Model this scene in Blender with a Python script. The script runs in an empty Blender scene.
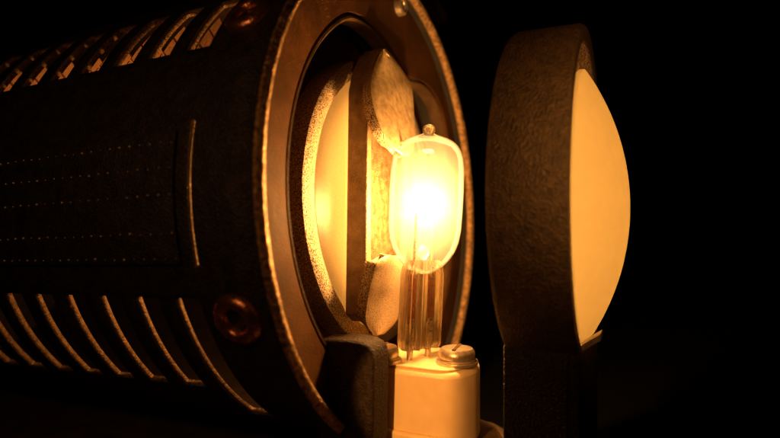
import bpy, bmesh, math, random
from mathutils import Vector, Matrix, noise
random.seed(4)
R = math.radians
sc = bpy.context.scene
col = sc.collection
K = 4.0                                   # housing flange radius in cm
F = 560.0
th, el = 1.1302, .0386
A = Vector((math.sin(th)*math.cos(el), -math.cos(th)*math.cos(el), math.sin(el)))   # optical axis
H = Vector((math.cos(th), math.sin(th), 0))
Wv = A.cross(H) if A.cross(H).z > 0 else H.cross(A)
O = Vector((.0721, 2.4144, .0832))

def P(h, w, s): return (O + h*H + w*Wv + s*A)*K
def PR(r, phi, s): return P(r*math.cos(R(phi)), r*math.sin(R(phi)), s)
def ray(px, py): return Vector(((px-390)/F, 1, (219-py)/F))
def PL(px, py, s):                        # point of a plane square to the axis
    d = ray(px, py); t = ((O+s*A).dot(A))/d.dot(A); return d*t*K
def PH(px, py, h):                        # point of a plane parallel to the axis
    d = ray(px, py); t = ((O+h*H).dot(H))/d.dot(H); return d*t*K
def AT(px, py, Y): return ray(px, py)*Y
def ATZ(px, py, z):
    d = ray(px, py); return d*(z/d.z)

# ------------------------------------------------------------------ materials
def new_mat(name):
    m = bpy.data.materials.new(name); m.use_nodes = True
    nt = m.node_tree; b = nt.nodes['Principled BSDF']
    return m, nt, b
def tex(nt, kind, scale, **kw):
    tc = nt.nodes.new('ShaderNodeTexCoord'); n = nt.nodes.new(kind)
    n.inputs['Scale'].default_value = scale
    for k, v in kw.items():
        if k in n.inputs: n.inputs[k].default_value = v
    nt.links.new(tc.outputs['Object'], n.inputs['Vector'])
    return n
def bump(nt, b, src, strength, dist, prev=None):
    bm = nt.nodes.new('ShaderNodeBump'); bm.inputs['Strength'].default_value = strength
    bm.inputs['Distance'].default_value = dist
    nt.links.new(src, bm.inputs['Height'])
    if prev: nt.links.new(prev, bm.inputs['Normal'])
    nt.links.new(bm.outputs['Normal'], b.inputs['Normal'])
    return bm.outputs['Normal']
def ramp(nt, src, stops):
    r = nt.nodes.new('ShaderNodeValToRGB'); nt.links.new(src, r.inputs['Fac'])
    el_ = r.color_ramp.elements
    while len(el_) < len(stops): el_.new(.5)
    for e, (p, c) in zip(el_, stops): e.position = p; e.color = (*c, 1)
    return r
def metal(name, c1, c2, rough, metallic, nscale=6, b1=(40, .4, .02), b2=None, rvar=.15, spec=.5, lo=.35, hi=.65):
    m, nt, b = new_mat(name)
    n = tex(nt, 'ShaderNodeTexNoise', nscale, Detail=8, Roughness=.65)
    r = ramp(nt, n.outputs['Fac'], [(lo, c1), (hi, c2)])
    nt.links.new(r.outputs['Color'], b.inputs['Base Color'])
    b.inputs['Metallic'].default_value = metallic
    b.inputs['Specular IOR Level'].default_value = spec
    n3 = tex(nt, 'ShaderNodeTexNoise', nscale*4, Detail=5)
    mr = nt.nodes.new('ShaderNodeMapRange'); mr.inputs['To Min'].default_value = max(.05, rough-rvar); mr.inputs['To Max'].default_value = rough+rvar
    nt.links.new(n3.outputs['Fac'], mr.inputs['Value']); nt.links.new(mr.outputs['Result'], b.inputs['Roughness'])
    n2 = tex(nt, 'ShaderNodeTexNoise', b1[0], Detail=4, Roughness=.6)
    prev = bump(nt, b, n2.outputs['Fac'], b1[1], b1[2])
    if b2:
        n4 = tex(nt, 'ShaderNodeTexVoronoi', b2[0]); bump(nt, b, n4.outputs['Distance'], b2[1], b2[2], prev)
    return m

M = {}
M['paint'] = metal('black_stove_paint', (.012, .010, .007), (.045, .036, .024), .5, .35, 5, (22, .5, .03), (34, .5, .03))
M['edge'] = metal('brass_edge_highlights', (.09, .045, .018), (.72, .44, .2), .34, .75, 16, (26, .9, .03), (40, .6, .02))  # bright flecks in the colour imitate highlights along the flange rim
M['slotedge'] = metal('worn_slot_steel', (.10, .07, .04), (.32, .22, .12), .5, .6, 14, (30, .7, .03))
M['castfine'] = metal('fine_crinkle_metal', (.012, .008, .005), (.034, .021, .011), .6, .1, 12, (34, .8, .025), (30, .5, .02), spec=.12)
M['plate'] = metal('dull_flange_steel', (.042, .017, .0045), (.08, .033, .009), .7, .1, 2.2, (34, .5, .014), spec=.07)
M['inner'] = metal('sooty_inner_steel', (.04, .022, .010), (.085, .048, .022), .7, .1, 3, (25, .4, .02), spec=.1)
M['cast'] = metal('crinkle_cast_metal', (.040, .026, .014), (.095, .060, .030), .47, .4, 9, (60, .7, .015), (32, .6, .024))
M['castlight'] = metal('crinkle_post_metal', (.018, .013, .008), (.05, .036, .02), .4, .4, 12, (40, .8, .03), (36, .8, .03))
M['speckle'] = metal('flecked_grain_frame', (.02, .01, .005), (.75, .55, .33), .4, .3, 52, (60, 1, .02), None, lo=.42, hi=.58)  # grain speckle; bright flecks in the colour stand in for sparkle
M['clipmetal'] = metal('heat_stained_clip_metal', (.50, .32, .14), (.90, .68, .38), .4, .3, 7, (40, .45, .02), (70, .35, .015))
M['clipbar'] = metal('browned_bar_metal', (.20, .12, .06), (.36, .24, .13), .5, .3, 5, (50, .7, .03), (70, .35, .02))
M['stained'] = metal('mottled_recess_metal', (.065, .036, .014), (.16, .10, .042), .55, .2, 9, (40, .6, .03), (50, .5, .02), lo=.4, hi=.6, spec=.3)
M['clipface'] = metal('grained_clip_face', (.12, .065, .03), (.60, .43, .25), .4, .2, 50, (60, .8, .02), None, lo=.33, hi=.5)
M['copper'] = metal('polished_copper', (.42, .17, .085), (.72, .32, .17), .27, .9, 8, (20, .35, .02))
M['screw'] = metal('plated_screw_steel', (.40, .31, .2), (.62, .5, .34), .33, .8, 10, (50, .3, .01))
M['pin'] = metal('nickel_pin', (.45, .38, .28), (.6, .5, .38), .3, .9, 8, (30, .2, .01))
M['foil'] = metal('molybdenum_foil', (.20, .06, .03), (.42, .15, .06), .45, .7, 20, (40, .3, .01))
M['blackwall'] = metal('black_inner_wall', (.006, .004, .003), (.02, .013, .008), .7, .1, 3, (25, .4, .02))  # inner wall, near black all over
M['fin'] = metal('light_patch_fin', (.50, .28, .15), (.7, .42, .24), .5, .2, 8, (30, .3, .02))
M['base'] = metal('dark_base_plate', (.07, .042, .022), (.14, .09, .05), .6, .2, 2, (20, .5, .03))

# frosted glass of the lenses: lets light through as a soft diffuse sheet
def frosted(name, colr, tr, scale=14, lowv=.84):
    m = bpy.data.materials.new(name); m.use_nodes = True; nt = m.node_tree; nt.nodes.clear()
    out = nt.nodes.new('ShaderNodeOutputMaterial'); tc = nt.nodes.new('ShaderNodeTexCoord')
    n = nt.nodes.new('ShaderNodeTexNoise'); n.inputs['Scale'].default_value = scale; n.inputs['Detail'].default_value = 8
    nt.links.new(tc.outputs['Object'], n.inputs['Vector'])
    r = ramp(nt, n.outputs['Fac'], [(.3, tuple(c*lowv for c in colr)), (.7, colr)])
    d = nt.nodes.new('ShaderNodeBsdfDiffuse'); t = nt.nodes.new('ShaderNodeBsdfTranslucent'); g = nt.nodes.new('ShaderNodeBsdfGlossy')
    g.inputs['Roughness'].default_value = .3
    nt.links.new(r.outputs['Color'], d.inputs['Color']); nt.links.new(r.outputs['Color'], t.inputs['Color'])
    m1 = nt.nodes.new('ShaderNodeMixShader'); m1.inputs[0].default_value = tr
    nt.links.new(d.outputs[0], m1.inputs[1]); nt.links.new(t.outputs[0], m1.inputs[2])
    m2 = nt.nodes.new('ShaderNodeMixShader'); m2.inputs[0].default_value = .02
    nt.links.new(m1.outputs[0], m2.inputs[1]); nt.links.new(g.outputs[0], m2.inputs[2])
    bm_ = nt.nodes.new('ShaderNodeBump'); bm_.inputs['Strength'].default_value = .25; bm_.inputs['Distance'].default_value = .02
    n2 = nt.nodes.new('ShaderNodeTexNoise'); n2.inputs['Scale'].default_value = 60
    nt.links.new(tc.outputs['Object'], n2.inputs['Vector']); nt.links.new(n2.outputs['Fac'], bm_.inputs['Height'])
    for q in (d, t, g): nt.links.new(bm_.outputs['Normal'], q.inputs['Normal'])
    nt.links.new(m2.outputs[0], out.inputs['Surface'])
    return m
M['lens'] = frosted('frosted_lens_glass', (.36, .32, .235), .95, 40)
M['dome'] = frosted('frosted_dome_glass', (.20, .168, .085), .88, 5, .95)

# bulb wall: thin glass, clear with a reflection that grows towards the rim
def thin_glass(name, refl=1.0, haze_=.0, volume=0.0):
    m = bpy.data.materials.new(name); m.use_nodes = True; nt = m.node_tree; nt.nodes.clear()
    out = nt.nodes.new('ShaderNodeOutputMaterial')
    fr = nt.nodes.new('ShaderNodeFresnel'); fr.inputs['IOR'].default_value = 1.16
    t = nt.nodes.new('ShaderNodeBsdfTransparent'); t.inputs['Color'].default_value = (.97, .96, .94, 1)
    g = nt.nodes.new('ShaderNodeBsdfGlossy'); g.inputs['Roughness'].default_value = .05
    tr = nt.nodes.new('ShaderNodeBsdfTranslucent'); tr.inputs['Color'].default_value = (.9, .85, .7, 1)
    mx = nt.nodes.new('ShaderNodeMixShader'); nt.links.new(fr.outputs[0], mx.inputs[0])
    nt.links.new(t.outputs[0], mx.inputs[1]); nt.links.new(g.outputs[0], mx.inputs[2])
    m2 = nt.nodes.new('ShaderNodeMixShader'); m2.inputs[0].default_value = haze_
    nt.links.new(mx.outputs[0], m2.inputs[1]); nt.links.new(tr.outputs[0], m2.inputs[2])
    nt.links.new(m2.outputs[0], out.inputs['Surface'])
    if volume:
        v = nt.nodes.new('ShaderNodeVolumeScatter'); v.inputs['Density'].default_value = volume  # haze added inside the bulb to imitate flare glow around the filament
        v.inputs['Color'].default_value = (1, .97, .9, 1)
        nt.links.new(v.outputs[0], out.inputs['Volume'])
    return m
M['bulb'] = thin_glass('hazed_quartz_bulb', 1, .0, .20)
def solid_glass(name):
    m = bpy.data.materials.new(name); m.use_nodes = True; nt = m.node_tree; nt.nodes.clear()
    out = nt.nodes.new('ShaderNodeOutputMaterial')
    g = nt.nodes.new('ShaderNodeBsdfGlass'); g.inputs['Roughness'].default_value = .0; g.inputs['IOR'].default_value = 1.46
    g.inputs['Color'].default_value = (1, .96, .88, 1)
    t = nt.nodes.new('ShaderNodeBsdfTransparent'); t.inputs['Color'].default_value = (.98, .95, .9, 1)
    tr = nt.nodes.new('ShaderNodeBsdfTranslucent'); tr.inputs['Color'].default_value = (1, .85, .55, 1)
    mx = nt.nodes.new('ShaderNodeMixShader'); mx.inputs[0].default_value = .1
    nt.links.new(g.outputs[0], mx.inputs[1]); nt.links.new(t.outputs[0], mx.inputs[2])
    m2 = nt.nodes.new('ShaderNodeMixShader'); m2.inputs[0].default_value = .07
    nt.links.new(mx.outputs[0], m2.inputs[1]); nt.links.new(tr.outputs[0], m2.inputs[2])
    nt.links.new(m2.outputs[0], out.inputs['Surface'])
    return m
M['press'] = solid_glass('pressed_quartz')
m, nt, b = new_mat('glazed_ceramic')
n = tex(nt, 'ShaderNodeTexNoise', 3, Detail=6); r = ramp(nt, n.outputs['Fac'], [(.3, (.74, .52, .26)), (.7, (.82, .60, .33))])
nt.links.new(r.outputs['Color'], b.inputs['Base Color']); b.inputs['Roughness'].default_value = .42
b.inputs['Subsurface Weight'].default_value = .22; b.inputs['Subsurface Radius'].default_value = (.5, .3, .12); b.inputs['Subsurface Scale'].default_value = .5
n2 = tex(nt, 'ShaderNodeTexNoise', 45, Detail=3); bump(nt, b, n2.outputs['Fac'], .12, .01)
M['ceramic'] = m
m, nt, b = new_mat('glowing_tungsten')
b.inputs['Base Color'].default_value = (.4, .3, .2, 1); b.inputs['Emission Color'].default_value = (1, .55, .22, 1); b.inputs['Emission Strength'].default_value = 260
M['filament'] = m

# ------------------------------------------------------------------ object helpers
def link(o, parent=None):
    col.objects.link(o)
    if parent: o.parent = parent
    return o
def thing(name, label, cat, loc, group=None):
    o = bpy.data.objects.new(name, None); link(o); o.location = loc; o.empty_display_size = .2
    o['label'] = label; o['category'] = cat
    if group: o['group'] = group
    return o
def mesh(name, verts, faces, mat, parent=None, smooth=True, bev=0, solid=0, off=0, sub=0, flat_angle=40, mats=None, midx=None, label=None):
    base = Vector((0, 0, 0)); p = parent
    while p is not None: base += p.location; p = p.parent
    me = bpy.data.meshes.new(name); me.from_pydata([tuple(Vector(v)-base) for v in verts], [], faces)
    bm = bmesh.new(); bm.from_mesh(me); bmesh.ops.remove_doubles(bm, verts=bm.verts, dist=1e-5)
    bmesh.ops.recalc_face_normals(bm, faces=bm.faces)
    for f_ in bm.faces: f_.smooth = smooth
    if smooth:
        for e in bm.edges:
            if len(e.link_faces) == 2 and e.calc_face_angle(0) > R(flat_angle): e.smooth = False
    bm.to_mesh(me); bm.free()
    for mm in (mats or [mat]): me.materials.append(mm)
    o = bpy.data.objects.new(name, me); link(o, parent)
    if solid:
        md = o.modifiers.new('solid', 'SOLIDIFY'); md.thickness = solid; md.offset = off; md.use_even_offset = True
        if mats: md.material_offset_rim = 1; md.material_offset = 2
    if bev:
        md = o.modifiers.new('bevel', 'BEVEL'); md.width = bev; md.segments = 3; md.limit_method = 'ANGLE'; md.angle_limit = R(35); md.harden_normals = False
    if sub:
        md = o.modifiers.new('sub', 'SUBSURF'); md.levels = sub; md.render_levels = sub
    if label: o['label'] = label
    return o
def prism(bottom, top):
    n = len(bottom); v = list(bottom)+list(top)
    f = [tuple(range(n))[::-1], tuple(range(n, 2*n))]+[(i, (i+1) % n, n+(i+1) % n, n+i) for i in range(n)]
    return v, f
def lathe(prof, centre, axis, seg=96, closed=True, phi0=0, phi1=360, ref=None):
    """prof: (radius, along) pairs; closed joins last point to first"""
    ax = Vector(axis).normalized()
    e1 = Vector(ref) if ref else (Vector((0, 0, 1)) if abs(ax.z) < .9 else Vector((1, 0, 0)))
    e1 = (e1-ax*e1.dot(ax)).normalized(); e2 = ax.cross(e1)
    full = abs(phi1-phi0-360) < 1e-6; ns = seg if full else seg+1
    v = []; f = []
    for i in range(ns):
        a = R(phi0+(phi1-phi0)*i/seg); d = e1*math.cos(a)+e2*math.sin(a)
        for r_, z_ in prof: v.append(Vector(centre)+d*r_+ax*z_)
    n = len(prof)
    for i in range(seg):
        j = (i+1) % ns
        for k in range(n if closed else n-1):
            l = (k+1) % n; f.append((i*n+k, i*n+l, j*n+l, j*n+k))
    if not full and closed: f.append(tuple(range(n))); f.append(tuple(range((ns-1)*n, ns*n))[::-1])
    return v, f
def tube_path(pts, r_, seg=12, cap=True):
    v = []; f = []; n = len(pts)
    for i, p in enumerate(pts):
        p = Vector(p); t = (Vector(pts[min(i+1, n-1)])-Vector(pts[max(i-1, 0)])).normalized()
        e1 = t.cross(Vector((.31, .92, .2))).normalized(); e2 = t.cross(e1)
        rr = r_[i] if isinstance(r_, (list, tuple)) else r_
        for k in range(seg):
            a = 2*math.pi*k/seg; v.append(p+(e1*math.cos(a)+e2*math.sin(a))*rr)
    for i in range(n-1):
        for k in range(seg): f.append((i*seg+k, i*seg+(k+1) % seg, (i+1)*seg+(k+1) % seg, (i+1)*seg+k))
    if cap: f.append(tuple(range(seg))); f.append(tuple(range((n-1)*seg, n*seg)))
    return v, f

# ------------------------------------------------------------------ LAMP HOUSING
BZ = -3.72
hs = thing('lamp_housing', 'black perforated metal drum with rows of curved cooling slots and an orange flange', 'lamp housing', P(0, -1, -1.2))
# drum wall with real slots cut through it
SL = [(-.405-.174*k, -.305-.174*k) for k in range(17)]
ROWS = [(133, 150, SL), (199, 234, SL[:1]), (199, 222.5, SL[1:]), (62, 84, SL), (22, 50, SL), (-14, 12, SL)]
HOLES = [(s0, s1, a0, a1) for a0, a1, L_ in ROWS for s0, s1 in L_]+[(-.289, -.274, 166.4, 192.8)]
S_ = sorted({0-.03, -3.4}|{x for q in HOLES for x in q[:2]}|{-.03-.12*i for i in range(29)})
A_ = sorted({x for q in HOLES for x in q[2:]}|{-60+2.0*i for i in range(181)})
A_ = [x for x in A_ if -60 <= x <= 300]
def dedupe(L_, keep, eps):
    out = [L_[0]]
    for x in L_[1:]:
        if x-out[-1] > eps: out.append(x)
        elif x in keep and out[-1] not in keep: out[-1] = x
    return out
S_ = dedupe(S_, {x for q in HOLES for x in q[:2]}, 1e-4)
A_ = dedupe(A_, {x for q in HOLES for x in q[2:]}, .4)
vv = [PR(.968, a_, s_) for s_ in S_ for a_ in A_]; ff = []
na = len(A_)
for i in range(len(S_)-1):
    sm = (S_[i]+S_[i+1])/2
    for j in range(na-1):
        am = (A_[j]+A_[j+1])/2
        if any(q[0] < sm < q[1] and q[2] < am < q[3] for q in HOLES): continue
        ff.append((i*na+j, i*na+j+1, (i+1)*na+j+1, (i+1)*na+j))
mesh('drum_wall', vv, ff, None, hs, solid=.09, off=-1, mats=[M['paint'], M['slotedge'], M['blackwall']])
# closing disc at the far end and the inner baffle behind the lens
v, f = lathe([(0, -3.4*K), (.96*K, -3.4*K), (.96*K, -3.43*K), (0, -3.43*K)], P(0, 0, 0), A, 64); mesh('end_cap', v, f, M['paint'], hs)
v, f = lathe([(.01, -.235*K), (.93*K, -.235*K), (.93*K, -.25*K), (.01, -.25*K)], P(0, 0, 0), A, 96); mesh('baffle', v, f, M['plate'], hs)
for k in range(9):                        # inner fins added to catch light as bright patches behind the upper slots
    v = []; f = []
    sf = -.405-.174*k-.085
    for q in range(6):
        a0 = 130+q*5.6+random.uniform(-.15, .15); a1 = a0+4.9; b = len(v); m_ = 5
        for s2 in (sf, sf-.006):
            for t in range(m_+1):
                for r_ in (.78, .905-.042*(q+t/m_)/6): v.append(PR(r_, a0+(a1-a0)*t/m_, s2))
        g = 2*(m_+1)
        for t in range(m_):
            i = b+2*t
            f += [(i, i+1, i+3, i+2), (g+i, g+i+1, g+i+3, g+i+2), (i, i+2, g+i+2, g+i), (i+1, i+3, g+i+3, g+i+1)]
        f += [(b, b+1, b+g+1, b+g), (b+g-2, b+g-1, b+2*g-1, b+2*g-2)]
    for q_ in (.795,):
        b = len(v)
        for t in range(21):
            for r_, ds in ((.775, 0), (.80, 0), (.80, -.012), (.775, -.012)): v.append(PR(r_, 128+1.8*t, sf-.001+ds))
        for t in range(20):
            for e_ in range(4): f.append((b+4*t+e_, b+4*t+(e_+1) % 4, b+4*t+4+(e_+1) % 4, b+4*t+4+e_))
    mesh('light_catch_fin', v, f, M['fin'], hs)
# flange plate: C shaped, open at the bottom, with a traced opening
def inner_r(phi):
    phi = (phi+180) % 360-180
    pts = [(8, .775), (14, .78), (27, .815), (40, .82), (54, .735), (68, .625), (82, .635), (97, .705), (112, .762), (120, .775), (128, .775)]
    if 14 < phi < 120:
        for k in range(1, len(pts)-2):
            if pts[k][0] <= phi <= pts[k+1][0]:
                u = (phi-pts[k][0])/(pts[k+1][0]-pts[k][0]); p0, p1, p2, p3 = (pts[k+q][1] for q in (-1, 0, 1, 2))
                return .5*(2*p1+(-p0+p2)*u+(2*p0-5*p1+4*p2-p3)*u*u+(-p0+3*p1-3*p2+p3)*u**3)
    return .775
PH0, PH1 = -58, 233
def band(prof_fn, n=220, a0=PH0, a1=PH1, jitter=0):
    v = []; f = []; m_ = None
    for i in range(n+1):
        phi = a0+(a1-a0)*i/n; pr = prof_fn(phi); m_ = len(pr)
        for r_, s_ in pr:
            jj = jitter*noise.noise(Vector((phi*.35, r_*40, s_*60))) if jitter else 0
            v.append(PR(r_+jj, phi, s_+jj*.6))
    for i in range(n):
        for k in range(m_):
            l = (k+1) % m_; f.append((i*m_+k, i*m_+l, (i+1)*m_+l, (i+1)*m_+k))
    f.append(tuple(range(m_))); f.append(tuple(range(n*m_, (n+1)*m_))[::-1])
    return v, f
v, f = band(lambda p: [(inner_r(p)+.02, -.060), (.955, -.060), (.955, -.075), (inner_r(p)+.02, -.075)])
mesh('flange_plate', v, f, M['plate'], hs)
v, f = band(lambda p: [(inner_r(p)-.012, -.072), (inner_r(p)-.004, -.064), (inner_r(p)+.004, -.066), (inner_r(p)+.012, -.078), (inner_r(p)+.012, -.13), (inner_r(p)-.012, -.13)])
mesh('opening_collar', v, f, M['inner'], hs)
v, f = band(lambda p: [(.955, -.03), (.962, -.008), (.970, 0), (.979, .001), (.988, -.003), (.998, -.010), (1.0, -.018), (.99, -.026), (.968, -.040), (.955, -.07)], n=420, jitter=.002)
mesh('flange_rim', v, f, M['edge'], hs)
# hollow copper rivets on the drum
def frame_at(phi, s_, r_=.968):
    c = PR(r_, phi, s_); n_ = (PR(1.2, phi, s_)-PR(.8, phi, s_)).normalized(); return c, n_
for phi, s_ in ((142.7, -.200), (203, -.178)):
    c, n_ = frame_at(phi, s_)
    v, f = lathe([(r_*1.18, z_*1.15) for r_, z_ in ((.12, -.12), (.125, .0), (.14, .05), (.17, .08), (.205, .085), (.245, .07), (.28, .035), (.292, .0), (.29, -.03), (.2, -.05))], c, n_, 56)
    rv = mesh('hollow_rivet', v, f, M['copper'], hs)
    v, f = lathe([(.0, -.03), (.06, -.035), (.12, -.08), (0, -.12)], c+A*-.03, n_, 32); mesh('rivet_core', v, f, M['copper'], rv)
# side panel; shiny beads added to stand in for rows of light glints
v = []; f = []
aa = [168.2+(192.2-168.2)*i/16 for i in range(17)]
for s_ in (-.335, -1.75):
    for a_ in aa: v.append(PR(.974, a_, s_))
for i in range(16): f.append((i, i+1, 17+i+1, 17+i))
pn = mesh('side_panel', v, f, M['paint'], hs, solid=.03, off=1, bev=.008)
bm = bmesh.new(); bmesh.ops.create_uvsphere(bm, u_segments=10, v_segments=8, radius=.02)
me = bpy.data.meshes.new('bead'); bm.to_mesh(me); bm.free(); me.materials.append(M['screw'])
for p_ in me.polygons: p_.use_smooth = True
for phi in (170.4, 175.0, 179.8, 186.6, 191.2):
    for k in range(20):
        c, n_ = frame_at(phi+random.uniform(-.12, .12), -.345-.0445*k, .9825)
        o = link(bpy.data.objects.new('bead', me), pn); o.location = c-hs.location
        q_ = random.choice((.55, .7, .8, 1.0, 1.25)); o.scale = (q_, q_, q_)
# screw on the flange and lug behind its rim
c = PL(400, 6, -.05)
v, f = lathe([(0, .02), (.05, .0), (.07, .0), (.085, .07), (.14, .09), (.175, .06), (.18, -.04), (0, -.04)], c, A, 40)
mesh('flange_screw', v, f, M['screw'], hs)
pts = [(418, -22), (432, -14), (441, 0), (446, 12), (446, 21), (440, 27), (433, 22), (420, 0)]
v, f = prism([PL(x, y, -.045) for x, y in pts], [PL(x, y, -.085) for x, y in pts])
mesh('lug', v, f, M['plate'], hs, bev=.05)

# ------------------------------------------------------------------ REAR LENS IN ITS GRAINED FRAME
cl = thing('condenser_lens', 'pale round frosted lens in a speckled grained frame, recessed inside the drum opening', 'lens', P(0, -.65, -.12), 'condenser lenses either side of the lamp')
cc = P(.03, -.005, 0)
v, f = lathe([(.622*K, -.155*K), (.619*K, -.138*K), (.605*K, -.128*K), (.575*K, -.124*K), (.552*K, -.132*K), (.552*K, -.225*K), (.622*K, -.225*K)], cc, A, 128)
mesh('lens_frame', v, f, M['speckle'], cl)
prof = [(0.001, -.118*K)]+[(.551*K*math.sin(R(90*i/12)), (-.118-.022*(1-math.cos(R(90*i/12))))*K) for i in range(1, 13)]+[(.551*K, -.20*K), (.001, -.20*K)]
v, f = lathe(prof, cc, A, 96); mesh('glass', v, f, M['lens'], cl)

# ------------------------------------------------------------------ CLIP: upright plate with two curled tongues
br = thing('lens_clip', 'upright thick heat-stained metal plate with two curled tongues, standing behind the glowing bulb', 'clip', P(-.2, -.5, 0))
out = [(368, 88), (371, 72), (377, 55), (383, 48), (390, 52), (412, 88), (414, 150), (412, 290), (398, 318), (372, 322), (366, 316), (366, 300)]
inner = [(372, 96), (374, 84), (380, 78), (386, 78), (392, 82), (405, 98), (407, 150), (405, 280), (394, 304), (378, 306), (373, 300), (371, 290)]
S0, S1 = -.012, -.100
def hole_plate(o_, i_, s0, s1):
    off = A*(s1-s0)*K; n = len(o_)
    a_ = [PL(x, y, s0) for x, y in o_]; b_ = [PL(x, y, s0) for x, y in i_]
    v = a_+b_+[p+off for p in a_]+[p+off for p in b_]; f = []
    for k in range(n):
        l = (k+1) % n
        f += [(k, l, n+l, n+k), (2*n+k, 2*n+l, 3*n+l, 3*n+k), (k, l, 2*n+l, 2*n+k), (n+k, n+l, 3*n+l, 3*n+k)]
    return v, f
v, f = hole_plate(out, inner, S0, S1)
up_ = mesh('upright_plate', v, f, M['clipbar'], br, bev=.03)
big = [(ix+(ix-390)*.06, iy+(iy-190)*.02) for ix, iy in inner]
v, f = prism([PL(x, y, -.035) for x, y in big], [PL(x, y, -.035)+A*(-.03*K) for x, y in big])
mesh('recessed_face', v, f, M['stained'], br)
def tongue(rows, thick, name, mat, n=12, side=-1):
    """rows: (left px, right px, y, bulge s) from root to tip, each carried to its own distance along the axis"""
    v = []; f = []
    m_ = len(rows)
    fine = []
    for i in range((m_-1)*5+1):
        t = i/5; k = min(int(t), m_-2); u = t-k
        p0, p1, p2, p3 = rows[max(k-1, 0)], rows[k], rows[k+1], rows[min(k+2, m_-1)]
        fine.append(tuple(.5*((2*p1[q])+(-p0[q]+p2[q])*u+(2*p0[q]-5*p1[q]+4*p2[q]-p3[q])*u*u+(-p0[q]+3*p1[q]-3*p2[q]+p3[q])*u**3) for q in range(5)))
    for (xl, yl, xr, yr, s_) in fine:
        for j in range(n+1):
            t = j/n; bul = math.sin(math.pi*t)*.012
            v.append(PL(xl+(xr-xl)*t, yl+(yr-yl)*t, s_+bul))
    for i in range(len(fine)-1):
        for j in range(n): f.append((i*(n+1)+j, i*(n+1)+j+1, (i+1)*(n+1)+j+1, (i+1)*(n+1)+j))
    return mesh(name, v, f, None, br, solid=thick, off=side, bev=.02, flat_angle=60, mats=[mat, M['speckle'], mat])
top = [(382, 49, 386, 49, -.005), (377, 60, 395, 60, .0), (372, 76, 405, 74, .01), (371, 92, 412, 88, .025), (375, 112, 414, 112, .045), (383, 132, 415, 134, .065), (393, 148, 413, 151, .08), (402, 155, 408, 156, .085)]
tongue(top, .18, 'upper_tongue', M['clipmetal'])
bot = [(374, 336, 384, 334, -.005), (366, 322, 396, 322, .0), (367, 304, 403, 304, .015), (370, 288, 405, 288, .035), (374, 272, 405, 272, .055), (376, 265, 404, 264, .065), (379, 260, 402, 259, .07), (385, 256, 398, 255.5, .073)]
tongue(bot, .18, 'lower_tongue', M['clipface'])

# ------------------------------------------------------------------ CAST BRACKET in front of the socket
cb = thing('mounting_bracket', 'dark crinkle-finished cast block with a rounded top corner, left of the ceramic socket', 'bracket', PH(355, 438, -.58))
h0 = -.58
pts = [(318, 339), (350, 341), (361, 343), (368, 347), (372, 353), (373, 362), (373, 385), (371, 470), (318, 470)]
v, f = prism([PH(x, y, h0) for x, y in pts], [PH(x, y, h0)+H*.5 for x, y in pts])
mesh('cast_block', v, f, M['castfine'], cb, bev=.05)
cb_ = [o for o in cb.children][0]

# ------------------------------------------------------------------ SOCKET
KS = .88
ZT = -2.42*KS
so = thing('lamp_socket', 'cream ceramic lamp socket with two screws on top, under the glowing bulb', 'socket', (.5*KS, 9.6*KS, -3.66*KS))
out = [(-.55, 9.42), (-.08, 9.20), (.45, 8.96), (.86, 8.80), (1.10, 8.85), (1.32, 9.06), (1.47, 9.3), (1.53, 9.65), (1.36, 10.1), (.95, 10.42), (.4, 10.5), (-.2, 10.3), (-.6, 9.9)]
sm = []
for k in range(len(out)):
    p0, p1, p2, p3 = (Vector(out[(k+q) % len(out)]) for q in (-1, 0, 1, 2))
    for u in (0, .2, .4, .6, .8): sm.append(tuple(.5*(2*p1+(p2-p0)*u+(2*p0-5*p1+4*p2-p3)*u*u+(3*p1-p0-3*p2+p3)*u**3)))
out = sm
v, f = prism([(x*KS, y*KS, -3.68*KS) for x, y in out], [(x*KS, y*KS, ZT) for x, y in out])
mesh('ceramic_body', v, f, M['ceramic'], so, bev=.09)
ctr = Vector((.48, 9.62))
out2 = [(ctr+(Vector(p)-ctr)*.93)*KS for p in out]
v, f = prism([(p.x, p.y, ZT+.002) for p in out2], [(p.x, p.y, ZT+.035) for p in out2])
mesh('top_plate', v, f, M['ceramic'], so, bev=.015)
led = [(-.2, 9.22), (.15, 9.0), (.62, 8.78), (.95, 8.72), (1.0, 8.80), (.9, 8.86), (-.1, 9.3)]
v, f = prism([(x*KS, y*KS, -3.70*KS) for x, y in led], [(x*KS, y*KS, -3.43*KS) for x, y in led])
mesh('foot_ledge', v, f, M['ceramic'], so, bev=.05)
zt = ZT+.036
for (px, py, r_) in ((457, 363, .265), (383, 361, .24)):
    c = ATZ(px, py, zt)
    v, f = lathe([(.04, 0), (r_*1.15, 0), (r_*1.17, .02), (r_*1.15, .045), (.04, .045)], c, (0, 0, 1), 48)
    ws = mesh('washer', v, f, M['screw'], so)
    v, f = lathe([(r_*1.02, .048), (r_*1.03, .06), (r_*1.0, .075), (.05, .075), (.05, .048)], c, (0, 0, 1), 48); mesh('lock_washer', v, f, M['screw'], ws)
    sw = None
    v, f = lathe([(.001, .23), (r_*.5, .235), (r_*.85, .22), (r_*.97, .18), (r_, .13), (r_*.97, .078), (.001, .078)], c, (0, 0, 1), 48)
    sw = mesh('screw_head', v, f, M['screw'], so)
    d = Vector((.35, .94, 0)); e = Vector((-.94, .35, 0))
    q = [c+d*(i*r_*.8)+e*(j*.025) for i, j in ((-1, -1), (1, -1), (1, 1), (-1, 1))]
    v, f = prism([p+Vector((0, 0, .228)) for p in q], [p+Vector((0, 0, .239)) for p in q]); mesh('screw_slot', v, f, M['inner'], sw)

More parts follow.
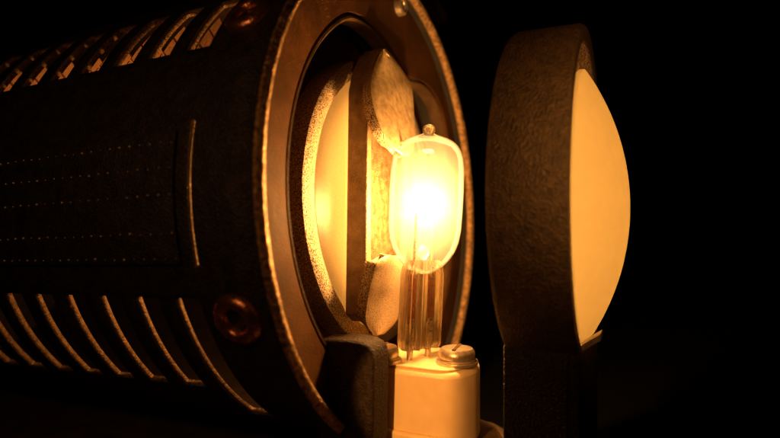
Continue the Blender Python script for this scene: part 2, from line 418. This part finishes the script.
# ------------------------------------------------------------------ HALOGEN BULB
YB = 9.6*KS; U = YB/F
foot = AT(419, 350, YB); tip = AT(429.5, 124, YB)
up = (tip-foot).normalized()
bu = thing('halogen_bulb', 'glowing clear halogen capsule bulb with ribbed glass base, standing on the ceramic socket', 'light bulb', foot)
def along(y): return (350-y)*U*1.0
ctr0 = foot
prof = [(.5, 124), (3, 124.3), (5.6, 126), (6.8, 128.5), (6.2, 131.5), (5.6, 133.2), (9, 134.8), (16, 136.8), (23.5, 140), (29, 144), (33, 150), (35.6, 158), (36.9, 170), (37.2, 190), (36.9, 214), (36.3, 230), (34.6, 241), (31.4, 250), (26.5, 258), (21.5, 264), (16, 268.5), (11, 271.5), (5, 273.5), (.5, 274)]
v, f = lathe([(r_*U, along(y)) for r_, y in prof], ctr0, up, 72, closed=False)
mesh('glass_envelope', v, f, M['bulb'], bu, flat_angle=180)
# tip: a small solid bead drawn off at the top
v, f = lathe([(.3*U, along(125.2)), (3*U, along(125.8)), (5*U, along(128.8)), (4*U, along(132)), (.3*U, along(134))], ctr0, up, 32, closed=False)
mesh('sealed_tip', v, f, M['press'], bu)
# ribbed press seal
e1 = Vector((math.cos(R(38)), math.sin(R(38)), 0)); e1 = (e1-up*e1.dot(up)).normalized(); e2 = up.cross(e1)
def press_outline(grow=1.0):
    pts = []; hw = .38
    for side in (1, -1):
        N = 60
        for i in range(N+1):
            x = hw*(-1+2*i/N)*side*-1
            rib = .07+.075*sum(math.exp(-((x-c_)/.045)**2) for c_ in (-.32, -.11, .11, .32))
            edge = math.sqrt(max(0, 1-(abs(x)/hw)**10))
            pts.append((x*grow, side*rib*edge*grow))
    return pts
ro = press_outline()
lv = [(348.5, .86), (346.5, .95), (343, 1), (330, 1), (310, 1), (290, 1), (275, 1.0), (266, .93), (260, .78)]
v = []; f = []; n = len(ro)
for y, g in lv:
    for x, t in ro: v.append(ctr0+up*along(y)+e1*x*g+e2*t*g)
for i in range(len(lv)-1):
    for k in range(n): f.append((i*n+k, i*n+(k+1) % n, (i+1)*n+(k+1) % n, (i+1)*n+k))
f.append(tuple(range(n))); f.append(tuple(range((len(lv)-1)*n, len(lv)*n))[::-1])
mesh('press_seal', v, f, M['press'], bu, flat_angle=60)
for sd in (-1, 1):
    o_ = ctr0+e1*(.18*sd)
    c4 = [o_+e1*x+e2*t for x, t in ((-.06, -.008), (.06, -.008), (.06, .008), (-.06, .008))]
    v, f = prism([p+up*along(322) for p in c4], [p+up*along(274) for p in c4]); mesh('foil', v, f, M['foil'], bu)
    v, f = tube_path([o_+up*along(y) for y in (372, 350, 318)], .048, 16); mesh('contact_pin', v, f, M['pin'], bu)
    v, f = tube_path([o_+up*along(278), o_+up*along(255), ctr0+e1*(.18*sd)+up*along(232), ctr0+e1*(.17*sd)+up*along(214)], .022, 8); mesh('support_wire', v, f, M['pin'], bu)
# coiled filament
pts = []
fc = ctr0+up*along(205)
for i in range(240):
    t = i/239; a_ = t*2*math.pi*9
    pts.append(fc+e1*(-.19+.38*t)+up*(math.cos(a_)*.075)+e2*(math.sin(a_)*.075))
v, f = tube_path(pts, .02, 6); mesh('filament', v, f, M['filament'], bu)

# ------------------------------------------------------------------ RIGHT LENS HOLDER
th2 = th+R(.6)
A2 = Vector((math.sin(th2), -math.cos(th2), .0)); H2 = Vector((math.cos(th2), math.sin(th2), 0)); Z = Vector((0, 0, 1))
YH_ = 2.105*K
c2 = AT(589.5, 199, YH_)                    # centre of the right rim
LEN = .232*K; RH = .632*K
def Q(h_, z_, s_): return c2+H2*h_+Z*z_+A2*s_
ho = thing('lens_holder', 'dark crinkle-finished ring holder on a broad post, carrying a domed lens at the right', 'lens holder', Q(0, BZ-c2.z, -LEN/2))
# outer outline: circle that runs down into the post, inner bore
PW = 1.5
def outline():
    pts = []
    a0 = math.degrees(math.asin(PW/RH))
    N = 120
    for i in range(N+1):
        a_ = R(-90+a0+(360-2*a0)*i/N); pts.append((RH*math.cos(a_), RH*math.sin(a_)))
    return pts
ol = outline(); zb = BZ-c2.z
BO = .565*K
v = []; f = []
# ring body split so that the bore stays open
segs = ol+[(-PW, zb*.8), (-PW, zb), (PW, zb), (PW, zb*.8)]
N = len(segs)
inn = []
for (x, z_) in segs:
    a_ = math.atan2(z_, x); inn.append((BO*math.cos(a_), BO*math.sin(a_)))
ch = .05
def ring_at(lst, s_, k=1.0): return [Q(x*k, z_*k if abs(z_) < RH*1.01 else z_, s_) for x, z_ in lst]
layers = [ring_at(inn, -LEN), ring_at(segs, -LEN, .99), ring_at(segs, -LEN+ch), ring_at(segs, -ch), ring_at(segs, 0, .985), ring_at(inn, 0, 1.02), ring_at(inn, -.05), ]
for L_ in layers: v += L_
for i in range(len(layers)):
    j = (i+1) % len(layers)
    for k in range(N):
        l = (k+1) % N; f.append((i*N+k, i*N+l, j*N+l, j*N+k))
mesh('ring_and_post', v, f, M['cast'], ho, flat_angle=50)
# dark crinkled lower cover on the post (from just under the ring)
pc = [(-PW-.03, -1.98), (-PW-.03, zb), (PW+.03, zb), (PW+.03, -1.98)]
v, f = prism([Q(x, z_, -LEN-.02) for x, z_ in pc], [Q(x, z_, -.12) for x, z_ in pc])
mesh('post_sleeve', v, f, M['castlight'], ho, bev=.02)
# domed lens
RD = .507*K; dc = c2+Z*-.13
cx = []
SAG = .148*K
for i in range(1, 41):
    r_ = RD*i/40
    Rs = (RD*RD+SAG*SAG)/(2*SAG)
    cx.append((r_, SAG-(Rs-math.sqrt(Rs*Rs-r_*r_))-.03))
prof = [(.001, SAG-.03)]+cx+[(RD, -.10)]
dl = thing('domed_lens', 'large pale frosted dome lens bulging from the right side of the ring holder', 'lens', dc-Z*RD, 'condenser lenses either side of the lamp')
v, f = lathe(prof, dc, A2, 128, closed=False)
mesh('glass_dome', v, f, M['dome'], dl, flat_angle=60)
# spring clip under the dome
sp = thing('spring_clip', 'small bent metal spring strip under the lower edge of the dome lens', 'clip', AT(576, 349, 8.0))
def strip(ptsl, wd, th_, name, par):
    v = []; f = []
    wdv = H2*wd
    for x, y, Yd in ptsl:
        p = AT(x, y, Yd); v += [p-wdv-Z*th_, p+wdv-Z*th_, p+wdv+Z*th_, p-wdv+Z*th_]
    for i in range(len(ptsl)-1):
        for k in range(4): f.append((i*4+k, i*4+(k+1) % 4, i*4+4+(k+1) % 4, i*4+4+k))
    f.append((0, 1, 2, 3)); f.append(tuple(len(v)-4+k for k in range(4)))
    return mesh(name, v, f, M['screw'], par, bev=.012)
strip([(569, 355, 7.7), (577, 350, 7.7), (585, 345, 7.7), (594, 339.5, 7.7), (602, 335, 7.7)], .14, .055, 'spring_strip', sp)

# ------------------------------------------------------------------ SETTING
def struct(name, v, f, mat, bev=0):
    o = mesh(name, v, f, mat, None, bev=bev); o['kind'] = 'structure'; return o
out = [(-16, 6.4), (-6, 6.0), (-1.0, 5.6), (2.2, 7.6), (2.25, 9.6), (1.9, 10.3), (-4, 12.5), (-16, 16)]
v, f = prism([(x, y, BZ-.5) for x, y in out], [(x, y, BZ) for x, y in out]); struct('base_plate', v, f, M['base'], .08)
out = [(-.75, 7.9), (1.4, 7.2), (1.72, 8.0), (1.66, 8.9), (1.2, 9.5), (-.6, 9.3)]
v, f = prism([(x, y, BZ+.001) for x, y in out], [(x, y, -3.245) for x, y in out])
rs = mesh('carrier_block', v, f, M['base'], None, bev=.06); rs['label'] = 'low dark metal block carrying the ceramic socket'; rs['category'] = 'block'
v, f = prism([(x, y, BZ-1.0) for x, y in ((-60, -5), (60, -5), (60, 60), (-60, 60))], [(x, y, BZ-.502) for x, y in ((-60, -5), (60, -5), (60, 60), (-60, 60))])
m, nt, b = new_mat('black_cloth'); b.inputs['Base Color'].default_value = (.0015, .0012, .001, 1); b.inputs['Roughness'].default_value = .95; b.inputs['Specular IOR Level'].default_value = .1
M['black'] = m
struct('tabletop', v, f, M['black'])
v, f = prism([(-60, 46, BZ-.5), (60, 46, BZ-.5), (60, 46.4, BZ-.5), (-60, 46.4, BZ-.5)], [(-60, 46, 50), (60, 46, 50), (60, 46.4, 50), (-60, 46.4, 50)])
struct('backdrop', v, f, M['black'])

# ------------------------------------------------------------------ LIGHT
def lamp(name, kind, loc, energy, colr, size=.1, target=None, **kw):
    l = bpy.data.lights.new(name, kind); l.energy = energy; l.color = colr
    if kind == 'POINT' or kind == 'SPOT': l.shadow_soft_size = size
    if kind == 'AREA': l.size = size
    for k, v_ in kw.items(): setattr(l, k, v_)
    o = bpy.data.objects.new(name, l); link(o); o.location = loc
    if target is not None: o.rotation_euler = (Vector(target)-Vector(loc)).to_track_quat('-Z', 'Y').to_euler()
    return o
WARM = (1, .45, .115)
lamp('filament_light', 'POINT', fc, 3100, WARM, .17)
lamp('housing_fill_light', 'POINT', P(.1, .0, -.29), 750, (1, .37, .08), .2)  # fill added inside the drum to brighten slot edges and fins
lamp('fill_light', 'SPOT', (3.9, 1.0, 1.9), 1700, (1, .42, .10), .5, (2.35, 8, .8), spot_size=R(44), spot_blend=.8)
lens_l = lamp('lens_back_fill', 'AREA', P(0, 0, -.226), 900, WARM, 3.6, P(0, 0, 1), shape='DISK')  # fill added behind the rear lens to make it glow evenly
lamp('left_fill_light', 'AREA', (-4.2, 1.0, 2.6), 55, (1, .42, .12), 1.5, (-1.5, 7, 0))
lamp('socket_fill_light', 'SPOT', (-1.7, 3.0, -.3), 1700, (1, .42, .10), .08, (.60, 8.0, -2.66), spot_size=R(18), spot_blend=.35)  # unseen fill added to brighten the front of the socket
w = bpy.data.worlds.new('World'); sc.world = w; w.use_nodes = True
bg = w.node_tree.nodes['Background']; bg.inputs[0].default_value = (.0006, .00035, .00015, 1); bg.inputs[1].default_value = 1

# ------------------------------------------------------------------ CAMERA
cam = bpy.data.cameras.new('Camera'); co = bpy.data.objects.new('Camera', cam); link(co)
co.location = (0, 0, 0); co.rotation_euler = (R(90), 0, 0)
cam.sensor_width = 36; cam.lens = F/780*36; cam.clip_start = .05; cam.clip_end = 500
cam.dof.use_dof = True; cam.dof.focus_distance = 8.3; cam.dof.aperture_fstop = .17
sc.camera = co
sc.view_settings.view_transform = 'Standard'; sc.view_settings.look = 'None'
sc.view_settings.exposure = 0; sc.view_settings.gamma = 1
sc.cycles.max_bounces = 12; sc.cycles.transparent_max_bounces = 24; sc.cycles.sample_clamp_indirect = 8
